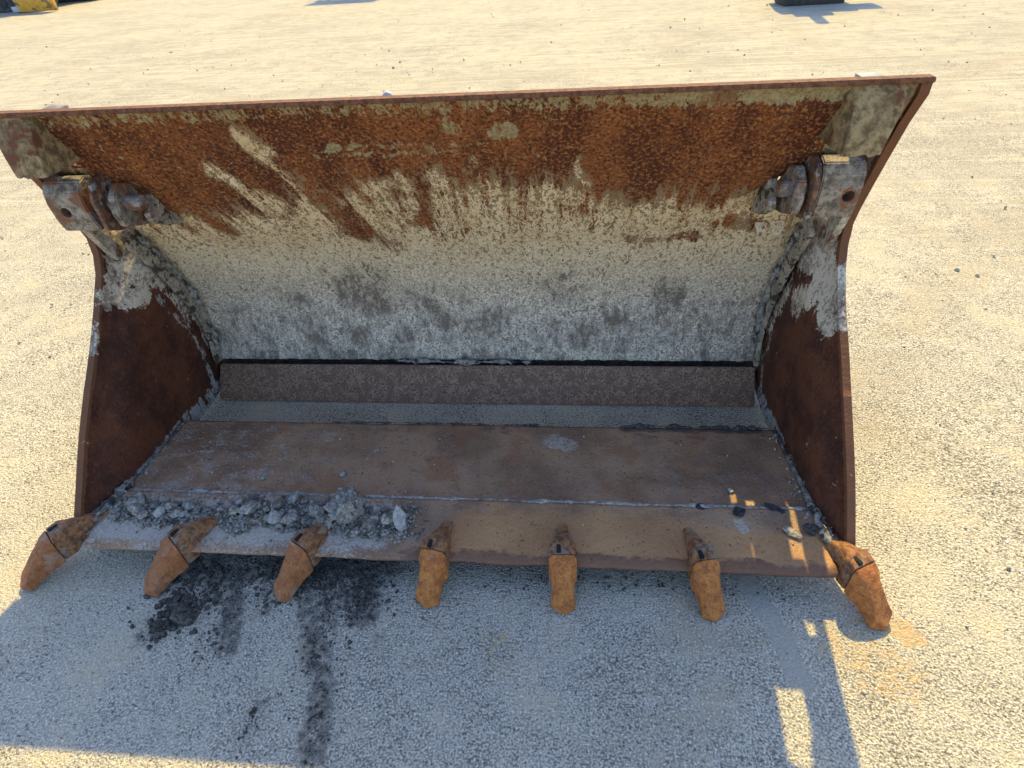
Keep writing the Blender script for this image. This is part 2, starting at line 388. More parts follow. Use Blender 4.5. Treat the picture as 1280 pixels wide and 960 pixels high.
LE_L = ([-1.2, -1.152, -1.126, -1.097, -1.083, -.978, -.90], [1.28, 1.252, 1.196, 1.122, 1.035, .941, .90])
V = []; info = []
for i, (yz, nn) in enumerate(zip(prof, pn)):
    for x in xs:
        z = yz[1]
        ze = np.interp(x, LE_R[0], LE_R[1]) if x > 0 else np.interp(x, LE_L[0], LE_L[1])
        off = 0.0
        if abs(x) > .86 and z > .86:      # sheet stands proud above its cut ends; wing pocket lies deeper
            wav = .008 * mnoise.noise(Vector((x * 22, z * 22, 1)))
            inside = ss_np(z - ze + wav, -.006, .006)
            off = (.012 * inside - (.022 * (1 - inside)) * ss_np(abs(x), .90, 1.0)) * ss_np(abs(x), .86, .93) * (1 - ss_np(z, 1.235, 1.27))
        off += .004 * mnoise.noise(Vector((x * 3.1, z * 4.2, 0))) + .0012 * mnoise.noise(Vector((x * 28, z * 28, 5)))
        if z < .2: off += .003 * mnoise.noise(Vector((x * 40, 0, 3)))
        zz = yz[1] + nn[1] * off
        if i == 0: zz += .010 * abs(mnoise.noise(Vector((x * 9, 4, 0)))) + .006 * mnoise.noise(Vector((x * 45, 8, 0)))
        if i == len(prof) - 1: zz += .0015 * mnoise.noise(Vector((x * 15, 0, 0)))
        V.append((x, yz[0] + nn[0] * off, zz))
V = np.array(V); nP, nX = len(prof), len(xs)
I = np.arange(nP * nX).reshape(nP, nX); F = []
def hole(x, z):
    if 1.088 < x < 1.163 and 1.10 < z < 1.272: return True
    if 1.165 < x and .90 < z < 1.03: return True                      # gap beside the end frame          # right wing opening above the hinge
    if -1.160 < x < -1.09 and 1.085 < z < 1.125: return True        # left wing opening
    if 1.02 < x < 1.062 and .93 < z < .985: return True              # slot behind the right hinge lug
    if (1.012 < x < 1.030 and .785 < z < .815) or (1.055 < x < 1.085 and .80 < z < .82): return True
    return False
for i in range(nP - 1):
    zc = (prof[i, 1] + prof[i + 1, 1]) / 2
    for j in range(nX - 1):
        if hole((xs[j] + xs[j + 1]) / 2, zc): continue
        F.append((I[i, j], I[i, j + 1], I[i + 1, j + 1], I[i + 1, j]))
me = mesh_np('moldboard', V, F)
x, z = V[:, 0].copy(), V[:, 2].copy()
warp = np.array([[mnoise.noise(Vector((a_ * 9, b_ * 9, 1))) + .6 * mnoise.noise(Vector((a_ * 23, b_ * 23, 6))), mnoise.noise(Vector((a_ * 11, b_ * 7, 9))) + .6 * mnoise.noise(Vector((a_ * 26, b_ * 18, 3)))] for a_, b_ in zip(x, z)])
x = x + .022 * warp[:, 0]; z = z + .028 * warp[:, 1] * (1 - .85 * ss_np(z, 1.18, 1.25))
zb = np.interp(x, [-1.2, -1.03, -.9, -.75, -.57, -.40, -.317, -.13, .03, .225, .371, .469, .596, .69, .786, .938, 1.0, 1.2], [.95, .917, .895, .93, .93, .97, .985, 1.0, 1.02, 1.015, 1.02, .965, .93, .955, .95, .92, .96, 1.0])
R = np.maximum(ss_np(z, zb - .15, zb + .13), .27 * ss_np(z, .55, 1.0))
for pts, r, s, w in [([(-.68, 1.07), (-.58, .95)], .010, .06, .8), ([(-.522, 1.20), (-.47, 1.08), (-.41, .88)], .010, .055, .95), ([(-.25, 1.0), (-.12, 1.02)], .01, .06, .6), ([(-.02, 1.06), (0, 1.0)], .004, .04, .6), ([(.12, 1.09), (.14, 1.0)], .004, .03, .7), ([(.42, 1.08), (.45, 1.0)], .003, .03, .6)]:
    R = R * (1 - w * stroke(x, z, pts, r, s))
for pts, r, s, w in [([(-.44, 1.1), (-.37, .88), (-.33, .80)], .012, .06, .75), ([(-.05, 1.0), (-.10, .83)], .006, .05, .62), ([(-.9, .95), (-.82, .84)], .01, .08, .6), ([(-.30, .83), (-.24, .72)], .006, .06, .42), ([(1.0, .80), (.93, .85)], .01, .06, .5), ([(.62, .75), (.82, .75)], .004, .04, .42)]:
    R = np.maximum(R, w * stroke(x, z, pts, r, s))
T = ss_np(z, 1.228, 1.262) * np.interp(x, [-1.2, -.9, -.5, 0, .5, .9, 1.2], [.50, .42, .55, .55, .66, .9, 1.0]) * (1 - .8 * ss_np(z, 1.285, 1.292))
for pts, r, s, w in [([(.065, 1.215), (.09, 1.205)], .010, .03, .72), ([(.19, 1.195), (.235, 1.19)], .012, .03, .75), ([(-.379, 1.152), (.17, 1.152)], .002, .010, .58), ([(-.357, 1.125), (.118, 1.122)], .002, .010, .58), ([(0, 1.135), (.03, 1.13)], .006, .02, .66), ([(-.3, 1.15), (-.27, 1.155)], .006, .015, .8)]:
    T = np.maximum(T, w * stroke(x, z, pts, r, s))
bounce_fade = 1 - ss_np(z, .28, .92)  # cream high, grey low: bounce light put into the colour, partly dust
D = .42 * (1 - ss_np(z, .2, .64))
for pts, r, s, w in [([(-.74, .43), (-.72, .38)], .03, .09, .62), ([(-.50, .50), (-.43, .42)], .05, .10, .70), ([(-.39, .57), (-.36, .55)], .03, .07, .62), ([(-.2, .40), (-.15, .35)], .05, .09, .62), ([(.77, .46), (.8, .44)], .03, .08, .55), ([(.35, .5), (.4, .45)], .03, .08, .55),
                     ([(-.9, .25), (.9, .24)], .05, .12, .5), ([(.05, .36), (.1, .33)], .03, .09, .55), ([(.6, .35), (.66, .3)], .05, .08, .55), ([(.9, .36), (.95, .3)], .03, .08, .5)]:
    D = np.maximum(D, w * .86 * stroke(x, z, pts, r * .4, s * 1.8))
# the pocket below the cut ends is bare tan/grey
x, z = V[:, 0], V[:, 2]
pock = np.where(x > 0, z < np.interp(x, *LE_R), z < np.interp(x, *LE_L)) & (np.abs(x) > .9) & (z > .86)
R = np.where(pock, .18, R)
set_wear_and_light(me, R, T, bounce_fade, D)
kx = .36 * ss_np(-x, -.1, .35); fa = np.zeros((len(V), 4), np.float32); fa[:, 0] = x + kx * (z - 1.05) + 2; fa[:, 1] = z; fa[:, 3] = 1
at_ = me.color_attributes.new('flow', 'FLOAT_COLOR', 'POINT'); at_.data.foreach_set('color', fa.ravel())
me.polygons.foreach_set('use_smooth', [True] * len(me.polygons))
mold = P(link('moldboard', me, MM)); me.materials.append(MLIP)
sd = mold.modifiers.new('thick', 'SOLIDIFY'); sd.thickness = .018; sd.offset = -1; sd.material_offset_rim = 1
# which way the solidify grows: faces are wound so that normals face the mouth
me.flip_normals() if (me.polygons[200].normal.y > 0) else None

part('lip_bar', prism_x([(1.598, 1.2885), (1.600, 1.3005), (1.634, 1.3005), (1.640, 1.2885)], -1.2535, 1.2535, .002), MLIP, 40)
# invented tabs hiding the small sun holes from view, sun still passes
for xa, xb, zt in ((1.002, 1.040, .817), (1.046, 1.094, .822)):
    y0 = prof_at(zt)[0] - .006; bm_ = bmesh.new(); rows = []
    for i in range(6):
        t = i / 5; hw = (xb - xa) / 2 * (1 + .35 * mnoise.noise(Vector((t * 3, xa * 9, 0))) - .35 * t * t)
        rows.append([bm_.verts.new(((xa + xb) / 2 + (k / 3 - 1) * hw + .003 * mnoise.noise(Vector((k * 2.1, t * 4, xa))), y0 - .034 * t + .004 * math.sin(t * 3), zt - .030 * t ** 1.3 + .006 * mnoise.noise(Vector((k * 1.7, t * 3, 5)))  * t)) for k in range(7)])
    for A, B in zip(rows, rows[1:]):
        for k in range(6): bm_.faces.new((A[k], A[k + 1], B[k + 1], B[k]))
    e_ = bmesh.ops.extrude_face_region(bm_, geom=bm_.faces[:])
    for v in e_['geom']:
        if isinstance(v, bmesh.types.BMVert): v.co.z += .004
    o = part('hole_hiding_tab', bm_, MM, 40); set_wear_and_light(o.data, .12, 0, .25, 0)
# --- crust where the moldboard ends above the rear blade
bead('mud_crust', [(-.35, 2.012, .158), (-.10, 2.010, .154), (.12, 2.011, .157), (.24, 2.012, .153)], .008, MMUD, None, 1.0, seed=3); P(bpy.context.scene.objects['mud_crust'])

# --- rear blade
b = bmesh.new()
bl = [(1.906, .006), (2.014, .134), (2.038, .115), (1.93, -.002)]
b = prism_x([(1.908, .004), (2.015, .134), (2.040, .112), (1.933, .001)], -1.166, 1.166, .004)
part('rear_blade', b, MSTRIP, 40)
# --- back shell behind moldboard (closes the box section), torque tube, hinge ears
b = prism_x([(2.045, .02), (2.075, .14), (2.10, .30), (2.095, .50), (2.05, .64), (2.17, .64), (2.26, .45), (2.26, .12), (2.16, .015)], -1.200, 1.200, .006)
part('back_shell', b, MBACK, 40)
for s in (-.42, .42):
    b = prism_x([(2.22, .2), (2.16, .60), (1.99, .83), (1.93, .95), (2.10, 1.0), (2.32, .75), (2.36, .3), (2.26, .15)], s - .02, s + .02, .004)
    part('coupler_ear', b, MBACK, 40)

# --- side plates
front = [(1.118, .118), (1.145, .152), (1.235, .252), (1.33, .352), (1.44, .462), (1.557, .567), (1.65, .655), (1.726, .742), (1.757, .80), (1.768, .858), (1.752, .92), (1.725, .995), (1.690, 1.085), (1.648, 1.187), (1.606, 1.262), (1.606, 1.294)]
rear = [(1.625, 1.298), (1.69, 1.20), (1.76, 1.085), (1.83, .965), (1.90, .85), (1.975, .715), (2.045, .55), (2.075, .42), (2.07, .27), (2.06, .15), (2.04, .03), (1.90, .012), (1.72, .02), (1.66, .065)]
def side_plate(s):
    outline = front + rear
    b = bmesh.new(); f = b.faces.new([b.verts.new((0, y, z)) for y, z in outline])
    for k in range(1, 50):
        bmesh.ops.bisect_plane(b, geom=b.verts[:] + b.edges[:] + b.faces[:], plane_co=(0, 1.08 + .02 * k, 0), plane_no=(0, 1, 0))
    for k in range(1, 66):
        bmesh.ops.bisect_plane(b, geom=b.verts[:] + b.edges[:] + b.faces[:], plane_co=(0, 0, .02 * k), plane_no=(0, 0, 1))
    fr = np.array(front)
    for v in b.verts:
        y, z = v.co.y, v.co.z
        yf = np.interp(z, fr[:, 1], fr[:, 0]); d = max(0, y - yf)
        xi = 1.228 - .046 * float(ss_np(np.array(d), 0, .22)) + .003 * mnoise.noise(Vector((y * 5, z * 5, s * 4)))
        if z > .86: xi = 1.228
        v.co.x = s * xi
    ext = bmesh.ops.extrude_face_region(b, geom=b.faces[:])
    for v in ext['geom']:
        if isinstance(v, bmesh.types.BMVert): v.co.x += s * .024
    o = part('side_plate', b, MS, 45)
    c = coords(o.data); y, z = c[:, 1], c[:, 2]
    yf = np.interp(z, fr[:, 1], fr[:, 0])
    edge = 1 - ss_np(y - yf, .006, .035)
    pale = ss_np(z + .15 * (y - 1.75), .58, .74) * (1 - edge)
    if s < 0:
        pale = np.maximum(pale, .9 * stroke(y, z, [(1.60, .655), (1.53, .565)], .014, .03)); pale = np.maximum(pale, .9 * stroke(y, z, [(1.70, .66), (1.80, .61)], .02, .05))
        mud = stroke(y, z, [(1.87, .56), (1.95, .36), (1.97, .2), (1.94, .07)], .002, .045) * .55
    else:
        pale = np.maximum(pale, .9 * stroke(y, z, [(1.74, .70), (1.64, .60)], .03, .05)); pale = np.maximum(pale, .85 * stroke(y, z, [(1.78, .62), (1.84, .55)], .03, .05))
        mud = stroke(y, z, [(1.97, .34), (2.0, .2), (1.95, .07)], .002, .045) * .55
    pale = np.maximum(pale, .52 * ss_np(y + .25 * (z - .3), 1.93, 2.0))
    mud = np.maximum(mud, .6 * (1 - ss_np(z - np.interp(y, [1.1, 1.7, 2], [.125, .095, .06]), .0, .03)))
    set_wear_and_light(o.data, pale, 0, edge, mud)
    return o
for s in (-1, 1):
    side_plate(s)
    # cheek: narrow crusted end plate of the moldboard
    lo = [i for i in range(nP) if .0 < prof[i, 1] < .86]
    fo = [(prof[i, 0] - .002, prof[i, 1]) for i in lo]
    wd = lambda zz: .045 + .035 * float(ss_np(np.array(zz), .2, .6)) + .006 * mnoise.noise(Vector((zz * 30, s, 0)))
    fi = [(prof[i, 0] + pn[i, 0] * wd(prof[i, 1]), prof[i, 1] + pn[i, 1] * wd(prof[i, 1])) for i in reversed(lo)]
    part('cheek_plate', prism_x(fo + fi, s * 1.151, s * 1.166), MCHEEK, 40)
    # crust on the cheek seam
    pts = [(s * 1.143, prof[i, 0] + pn[i, 0] * .028, prof[i, 1] + pn[i, 1] * .02) for i in lo[::3]]
    o = bead('mud_crust', pts[2:], .009, MMUD, None, 1.1, seed=s * 5 + 9); P(o)
    # floor-to-side weld
    o = bead('weld_bead', [(s * 1.186, 1.17, .122), (s * 1.184, 1.29, .119), (s * 1.174, 1.50, .106), (s * 1.166, 1.67, .094)], .0075, MWELD, None, .6, seed=s * 3); P(o)
    o = bead('mud_crust', [(s * 1.19, 1.14, .128), (s * 1.178, 1.27, .127), (s * 1.17, 1.33, .122)], .011, MMUD, None, .9, seed=s * 7 + 1); P(o)

# --- floor plate and cutting edge
def plate(name, y0, z0, y1, z1, w0, w1, th, nx_, ny_, mat, painter, nose=0.0):
    xs_ = np.linspace(-1, 1, nx_); ts = np.linspace(0, 1, ny_); Vt = []
    for t in ts:
        for xx in xs_:
            X_ = xx * (w0 + (w1 - w0) * t); y = y0 + (y1 - y0) * t; zt = z0 + (z1 - z0) * t
            e = .0025 * mnoise.noise(Vector((X_ * 4, y * 6, 3))) + .0008 * mnoise.noise(Vector((X_ * 30, y * 30, 3)))
            ye = y + (.0035 * mnoise.noise(Vector((X_ * 7, 1, 0))) + .002 * mnoise.noise(Vector((X_ * 35, 1, 0))) if t == 0 and nose else 0)
            Vt.append((X_, ye, zt + e - (nose * (1 - t / .14) ** 2 if (nose and t < .14) else 0)))
    Vt = np.array(Vt); I_ = np.arange(len(Vt)).reshape(ny_, nx_)
    Fq = np.stack([I_[:-1, :-1].ravel(), I_[:-1, 1:].ravel(), I_[1:, 1:].ravel(), I_[1:, :-1].ravel()], 1)
    me_ = mesh_np(name, Vt, Fq); painter(me_, Vt)
    me_.polygons.foreach_set('use_smooth', [True] * len(me_.polygons))
    o = P(link(name, me_, mat)); m = o.modifiers.new('thick', 'SOLIDIFY'); m.thickness = th; m.offset = -1
    return o
def paint_floor(me_, Vt):
    x, y = Vt[:, 0], Vt[:, 1]
    tan = .32 * stroke(x, y, [(-.1, 1.42), (.6, 1.40)], .10, .3)
    grey = .50 * stroke(x, y, [(-.53, 1.60)], .02, .05) + .60 * stroke(x, y, [(.35, 1.60), (.40, 1.58)], .03, .035)
    grey = np.maximum(grey, .5 * (1 - ss_np(y, 1.275, 1.33))); grey = np.maximum(grey, .45 * ss_np(-x, .85, 1.15)); grey = np.maximum(grey, .38 * ss_np(-x, -.2, .9))
    dark = np.maximum(.9 * stroke(x, y, [(.62, 1.69), (1.1, 1.69)], .004, .05), .35 * ss_np(x, .45, .9))
    set_wear_and_light(me_, tan, grey, dark, .4 * ss_np(y, 1.58, 1.66))
def paint_edge(me_, Vt):
    x, y = Vt[:, 0], Vt[:, 1]
    tan = ss_np(x, -.1, .1) * (1 - .35 * ss_np(x, .72, .95)) * (.45 + .5 * (1 - ss_np(y, 1.16, 1.26)))
    grey = (1 - ss_np(x, -.30, .05)) * (.78 - .35 * (1 - ss_np(y, 1.06, 1.12)) - .3 * ss_np(y, 1.23, 1.27))
    grey = np.maximum(grey, .75 * stroke(x, y, [(.94, 1.225), (.95, 1.205)], .012, .02))
    dark = .33 * ss_np(x, .68, .95)
    red = (1 - ss_np(y, 1.062, 1.125)) * np.interp(x, [-1.2, -.3, -.05, .1, 1.2], [.35, .5, .8, .95, 1.0])
    set_wear_and_light(me_, tan, grey, dark, red)
plate('floor_plate', 1.276, .1125, 1.688, .086, 1.192, 1.172, .022, 160, 40, MF, paint_floor)
plate('cutting_edge', 1.056, .106, 1.283, .1205, 1.190, 1.192, .040, 200, 24, MF, paint_edge, nose=.010)
P(bead('weld_bead', [(-1.16, 1.287, .116), (-.5, 1.287, .116), (.2, 1.287, .116), (1.17, 1.287, .116)], .0075, MWELD2, None, .35, seed=21))
P(bead('mud_crust', [(.60, 1.690, .090), (.8, 1.692, .090), (1.0, 1.690, .091), (1.15, 1.688, .094)], .006, MSOIL, None, 1.3, seed=31))
P(bead('mud_crust', [(-.55, 1.690, .089), (-.2, 1.692, .089), (.3, 1.690, .089)], .0025, MSOIL, None, 1.4, seed=35))

# --- teeth
def loft(stations, d, u, o0, name, mat):
    """stations: (s, half width, top z, bottom z, shoulder chamfer) along direction d from o0, u = sideways unit"""
    b = bmesh.new(); rings = []
    for s, hw, zt, zb_, ch in stations:
        rg = ch * .22
        prof_ = [(-hw, zb_), (-hw, zt - ch * 1.5), (-hw + ch * .8, zt), (0, zt + rg), (hw - ch * .8, zt), (hw, zt - ch * 1.5), (hw, zb_)]
        rings.append([b.verts.new(o0 + d * s + u * px + Vector((0, 0, pz))) for px, pz in prof_])
    n = len(rings[0])
    for A, B in zip(rings, rings[1:]):
        for j in range(n): b.faces.new((A[j], A[(j + 1) % n], B[(j + 1) % n], B[j]))
    b.faces.new(rings[0]); b.faces.new(rings[-1])
    for v in b.verts: v.co += mnoise.noise_vector(v.co * 17) * .0007
    bmesh.ops.recalc_face_normals(b, faces=b.faces)
    bmesh.ops.bevel(b, geom=[e for e in b.edges if len(e.link_faces) == 2 and e.calc_face_angle() > math.radians(24)], offset=.0016, segments=2, affect='EDGES')
    return from_bm(name, b, mat, None, 30)
tooth_pos = [(-1.198, -1.375), (-.777, -.938), (-.375, -.498), (.013, -.027), (.387, .393), (.783, .835), (1.195, 1.302)]
for k, (xr, xt) in enumerate(tooth_pos):
    o0 = Vector((xr, 1.168, 0)); tip = Vector((xt, .957, 0)); L = (tip - o0).length; d = (tip - o0) / L; u = Vector((-d.y, d.x, 0)); q = L / .30
    wv = 1 + .05 * math.sin(k * 2.3); w = .85 * wv
    A = [(-.030, .017 * w, .121, .108, .004), (-.012, .022 * w, .122, .108, .004), (.012, .026 * w, .134, .10, .008), (.050 * q, .031 * w, .149, .09, .012), (.088 * q, .037 * w, .158, .07, .013), (.108 * q, .0475 * w, .160, .058, .008), (.150 * q, .0490 * w, .150, .054, .008), (.1503 * q, .041 * w, .139, .06, .008), (.175 * q, .036 * w, .118, .06, .008)]
    B = [(.1535 * q, .0495 * w, .1490, .048, .012), (.180 * q, .0495 * w, .1360, .040, .014), (.192 * q, .0425 * w, .128, .036, .016), (.230 * q, .0395 * w, .098, .024, .015), (.262 * q, .0395 * w, .066, .013, .011), (.284 * q, .0425 * w, .042, .005, .004), (.309 * q, .0050, .021, .004, .001)]
    a = loft(A, d, u, o0, 'tooth_adapter', MTA); P(a)
    t = loft(B, d, u, o0, 'tooth_tip', MTB if k < 3 else MT); t.parent = a
    # dark block painting the shaded retaining pin slot on the adapter top
    c = o0 + d * (.128 * q) + u * (-.012); b = box_bm(-.0065, .0065, -.014, .014, .146, .1595, .002)
    ang = math.atan2(d.x, -d.y); bmesh.ops.transform(b, matrix=Matrix.Translation((c.x, c.y, .0008)) @ Matrix.Rotation(ang, 4, 'Z'), verts=b.verts)
    s_ = from_bm('pin_slot_shade', b, MDARK, a)
    for sd_ in (-1, 1):
        p0 = o0 + d * (-.005) + u * (sd_ * .014); p1 = o0 + d * (.055 * q) + u * (sd_ * .026); p2 = o0 + d * (.10 * q) + u * (sd_ * .037)
        wb = bead('weld_bead', [(p0.x, p0.y, .119), (p1.x, p1.y, .116), (p2.x, p2.y, .111)], .007, MTA, None, .7, seed=k + sd_); wb.parent = a

# --- hinges and wings
def teardrop(cy, cz, r, ty, tz, n=18):
    """round lug running to a point (ty,tz)"""
    a0 = math.atan2(tz - cz, ty - cy); pts = []
    for i in range(n + 1):
        a_ = a0 + math.radians(70) + i / n * math.radians(220); pts.append((cy + r * math.cos(a_), cz + r * math.sin(a_)))
    return pts + [(ty + .03 * math.sin(a0), tz - .03 * math.cos(a0)), (ty - .03 * math.sin(a0), tz + .03 * math.cos(a0))]
def hinge(s, bx0, bx1, plate_x, lug_x, pin_x, holex):
    xa, xb = sorted((s * bx0, s * bx1))
    pr = [(1.675, .925), (1.662, .97), (1.658, 1.02), (1.664, 1.055), (1.682, 1.080), (1.712, 1.090), (1.76, 1.075), (1.80, 1.03), (1.80, .925)]
    brk = part('hinge_bracket', prism_x(pr, xa, xb, .004), MBRK, 40)
    cut(brk, cyl_bm((s * holex, 1.60, .993), (s * holex, 1.73, .993), .0165, 20))
    if not brk.data.materials: brk.data.materials.append(MBRK)
    brk.data.polygons.foreach_set('use_smooth', [False] * len(brk.data.polygons))
    part('hinge_plate', prism_x([(1.652, .935), (1.648, 1.03), (1.672, 1.078), (1.72, 1.092), (1.80, 1.06), (1.87, .95), (1.80, .90), (1.70, .915)], s * plate_x - .009, s * plate_x + .009, .003), MLUG, 40)
    part('hinge_lug', prism_x([(1.668, .94), (1.655, .985), (1.668, 1.035), (1.71, 1.064), (1.765, 1.05), (1.87, .93), (1.86, .885), (1.74, .915)], s * lug_x - .014, s * lug_x + .014, .004), MBRK, 40)
    p_ = part('hinge_pin', cyl_bm((s * 1.2, 1.712, 1.0), (s * pin_x, 1.712, 1.0), .024, 24, .003), MPIN, 40)
    nut = cyl_bm((s * pin_x, 1.695, .968), (s * (pin_x - .022), 1.695, .968), .013, 6, .002); o = from_bm('bolt', nut, MPIN, p_); o.matrix_parent_inverse = Matrix.Identity(4)
    o.parent = p_
    # bracing web between lug and moldboard, crusted
    part('lug_web', prism_x([(1.73, .93), (1.80, 1.03), (1.845, .97), (1.90, .855), (1.80, .885)], s * (lug_x - .055), s * (lug_x - .03), .004), MCHEEK, 40)
    # pale bar running down the side plate from the bracket
    b_ = box_bm(-.012, .012, -.035, .035, -.085, .085, .004); bmesh.ops.transform(b_, matrix=Matrix.Translation((s * 1.210, 1.795, .845)) @ Matrix.Rotation(math.radians(24), 4, 'X'), verts=b_.verts)
    part('gusset_bar', b_, MBAR, 40)
    # wing flap below the lip corner: slanting sheet with real thickness
    top = [(1.605, 1.292), (1.600, 1.142)]
    bm_ = bmesh.new()
    g_ = []
    for i in range(11):
        t = i / 10; y = 1.602 + (1.542 - 1.602) * t - .008 * math.sin(t * math.pi); zz = 1.290 + (1.142 - 1.290) * t; jag = .008 if i == 10 else 0
        xi = 1.085 + (1.070 - 1.085) * t + .006 * mnoise.noise(Vector((t * 6, s, 0))); xo = 1.222 + (1.172 - 1.222) * t
        row = []
        for k in range(9):
            xx = xi + (xo - xi) * k / 8; yy = y + .012 * (k / 8) ** 2
            if k == 0: xx = xi - .012; yy = prof_at(min(zz, 1.28))[0] + .004
            if k == 1: yy += .012; xx = xi
            if k == 8: xx = 1.2275; yy = float(np.interp(zz, [q_[1] for q_ in front], [q_[0] for q_ in front])) + .012
            row.append(bm_.verts.new((s * xx, yy, zz + (.002 + jag) * mnoise.noise(Vector((k * 1.3, i * .7, s))))))
        g_.append(row)
    for A, B in zip(g_, g_[1:]):
        for k in range(8): bm_.faces.new((A[k], A[k + 1], B[k + 1], B[k]))
    e_ = bmesh.ops.extrude_face_region(bm_, geom=bm_.faces[:])
    for v in e_['geom']:
        if isinstance(v, bmesh.types.BMVert): v.co.y += .007
    part('wing_flap', bm_, MWING, 50)
    # strip of the end frame closing the pocket outside the opening
    zs_ = np.linspace(1.035, 1.285, 12); fo = [(prof_at(min(q_, 1.283))[0] + .012, q_) for q_ in zs_]; bo = [(y_ + .014, q_) for y_, q_ in reversed(fo)]
    part('end_frame', prism_x(fo + bo, s * 1.160, s * 1.229), MWING, 40)
    # corner gusset behind the lip
    xa, xb = sorted((s * 1.190, s * 1.252))
    part('corner_gusset', box_bm(xa, xb, 1.84, 1.90, 1.16, 1.252, .004), MGREY, 40)
hinge(1, 1.085, 1.196, 1.070, 1.035, .985, 1.165)
hinge(-1, 1.095, 1.222, 1.055, 1.005, .935, 1.172)
for xa, xb in ((1.10, 1.188), (-1.188, -1.08)):
    part('corner_gusset', box_bm(xa, xb, 1.89, 1.905, 1.19, 1.240, .003), MGREY, 40)
# lifting eye behind the lip
b = bmesh.new(); R0, r0 = .013, .009; ringv = []
for i in range(25):
    a_ = math.pi * i / 24; cx_, cz_ = R0 * math.cos(a_), R0 * 1.9 * math.sin(a_)
    ringv.append([b.verts.new((-.108 + (cx_ + r0 * math.cos(t_ * math.pi / 4) * math.cos(a_)), 1.76 + r0 * math.sin(t_ * math.pi / 4), 1.25 + cz_ + r0 * math.cos(t_ * math.pi / 4) * math.sin(a_))) for t_ in range(8)])
for A, B in zip(ringv, ringv[1:]):
    for j in range(8): b.faces.new((A[j], A[(j + 1) % 8], B[(j + 1) % 8], B[j]))
part('lifting_eye', b, MGALV, 60)
part('eye_stem', box_bm(-.135, -.081, 1.70, 1.775, 1.16, 1.252, .004), MBACK, 40)

# ================================================================ RUBBLE
def rock_mesh(name, seed, sub=2, rough=.35, flat=.7, mat=MROCK):
    b = bmesh.new(); bmesh.ops.create_icosphere(b, subdivisions=sub, radius=1)
    for v in b.verts:
        n_ = v.co.normalized(); q = n_ * 1.15 + Vector((seed * 3.1, seed * 1.3, seed))
        r = 1 + rough * mnoise.noise(q * 1.1) * 1.5 + rough * .55 * mnoise.noise(q * 3.3) + rough * .3 * mnoise.noise(q * 8)
        v.co = n_ * r
    # facets: slice a few sides flat
    rr = random.Random(seed)
    for _ in range(5):
        d = Vector((rr.uniform(-1, 1), rr.uniform(-1, 1), rr.uniform(-1, 1))).normalized(); k = rr.uniform(.62, .85)
        for v in b.verts:
            e = v.co.dot(d) - k
            if e > 0: v.co -= d * e * .9
    for v in b.verts: v.co.z *= flat
    me_ = bpy.data.meshes.new(name); b.to_mesh(me_); b.free(); me_.materials.append(mat); return me_
rocks = [rock_mesh('rock', i + 1) for i in range(8)]; rocksP = [rock_mesh('rock_pale', i + 30, mat=MROCK2) for i in range(3)]; rocksD = [rock_mesh('clod', i + 50, 3, .5, .7, MSOIL) for i in range(4)]
bigrock = rock_mesh('rock_big', 77, 4, .5, .75)
def floor_z(y): return .1125 + (.086 - .1125) * (y - 1.276) / .412 if y > 1.28 else .106 + (.1205 - .106) * (y - 1.056) / .227
def rock(name, me_, x, y, z, r, label, group=None, cat='rubble', rot=None, sc=(1, 1, 1)):
    o = bpy.data.objects.new(name, me_); COL.objects.link(o); o.location = (x, y, z); o.scale = (r * sc[0], r * sc[1], r * sc[2])
    o.rotation_euler = rot or (random.uniform(-.4, .4), random.uniform(-.4, .4), random.uniform(0, 6.28)); tag(o, label, cat, group); return o
def pile_h(x, y):
    yc = 1.195 + .012 * math.sin(x * 9) + .02 * mnoise.noise(Vector((x * 7, 1, 0))); a = max(0, 1 - ((y - yc) / ((.072 if x > -.75 else .055) * (1 + .5 * mnoise.noise(Vector((x * 14, 5, 0)))))) ** 2)
    e = min(1, max(0, (x + 1.2) / .12)) * min(1, max(0, (-.045 - x + .03 * mnoise.noise(Vector((y * 30, 3, 0)))) / .26)); m = .35 + .65 * max(0, 1 - abs(x + .28) / .28) + .35 * max(0, 1 - abs(x + .62) / .15)
    return .027 * a * e * m
# gravel bed: nobody could count it
def stuff_rocks(name, pts, label, cat, mat, ico=1):
    b0 = bmesh.new(); bmesh.ops.create_icosphere(b0, subdivisions=ico, radius=1); bv = np.array([v.co[:] for v in b0.verts]); bf = np.array([[v.index for v in f.verts] for f in b0.faces]); b0.free()
    n = len(pts); Vs = np.empty((n, len(bv), 3)); 
    for i, (x, y, z, r) in enumerate(pts):
        k = bv * (1 + .38 * (rng.random((len(bv), 1)) - .5)) * (r * rng.uniform(.7, 1.3, 3)); a_ = rng.uniform(0, 6.28); c_, s_ = math.cos(a_), math.sin(a_)
        t_ = rng.uniform(-.8, .8); k = k @ np.array([[1, 0, 0], [0, math.cos(t_), math.sin(t_)], [0, -math.sin(t_), math.cos(t_)]])
        Vs[i] = k @ np.array([[c_, s_, 0], [-s_, c_, 0], [0, 0, 1]]) + np.array([x, y, z])
    Fs = (bf[None] + (np.arange(n) * len(bv))[:, None, None]).reshape(-1, 3)
    me_ = mesh_np(name, Vs.reshape(-1, 3), Fs); return tag(link(name, me_, mat), label, cat, kind='stuff')
pts = []
while len(pts) < 3600:
    x = random.uniform(-1.2, -.04); y = random.uniform(1.09, 1.30); h = pile_h(x, y)
    if random.random() > min(1, h / .010) + .012: continue
    r = .0022 + .0065 * random.random() ** 2.2
    pts.append((x, y, floor_z(y) + random.random() * h * .95 + r * .4, r))
stuff_rocks('gravel_pile', pts, 'loose grey gravel and grit heaped along the bucket lip', 'gravel', MROCK)
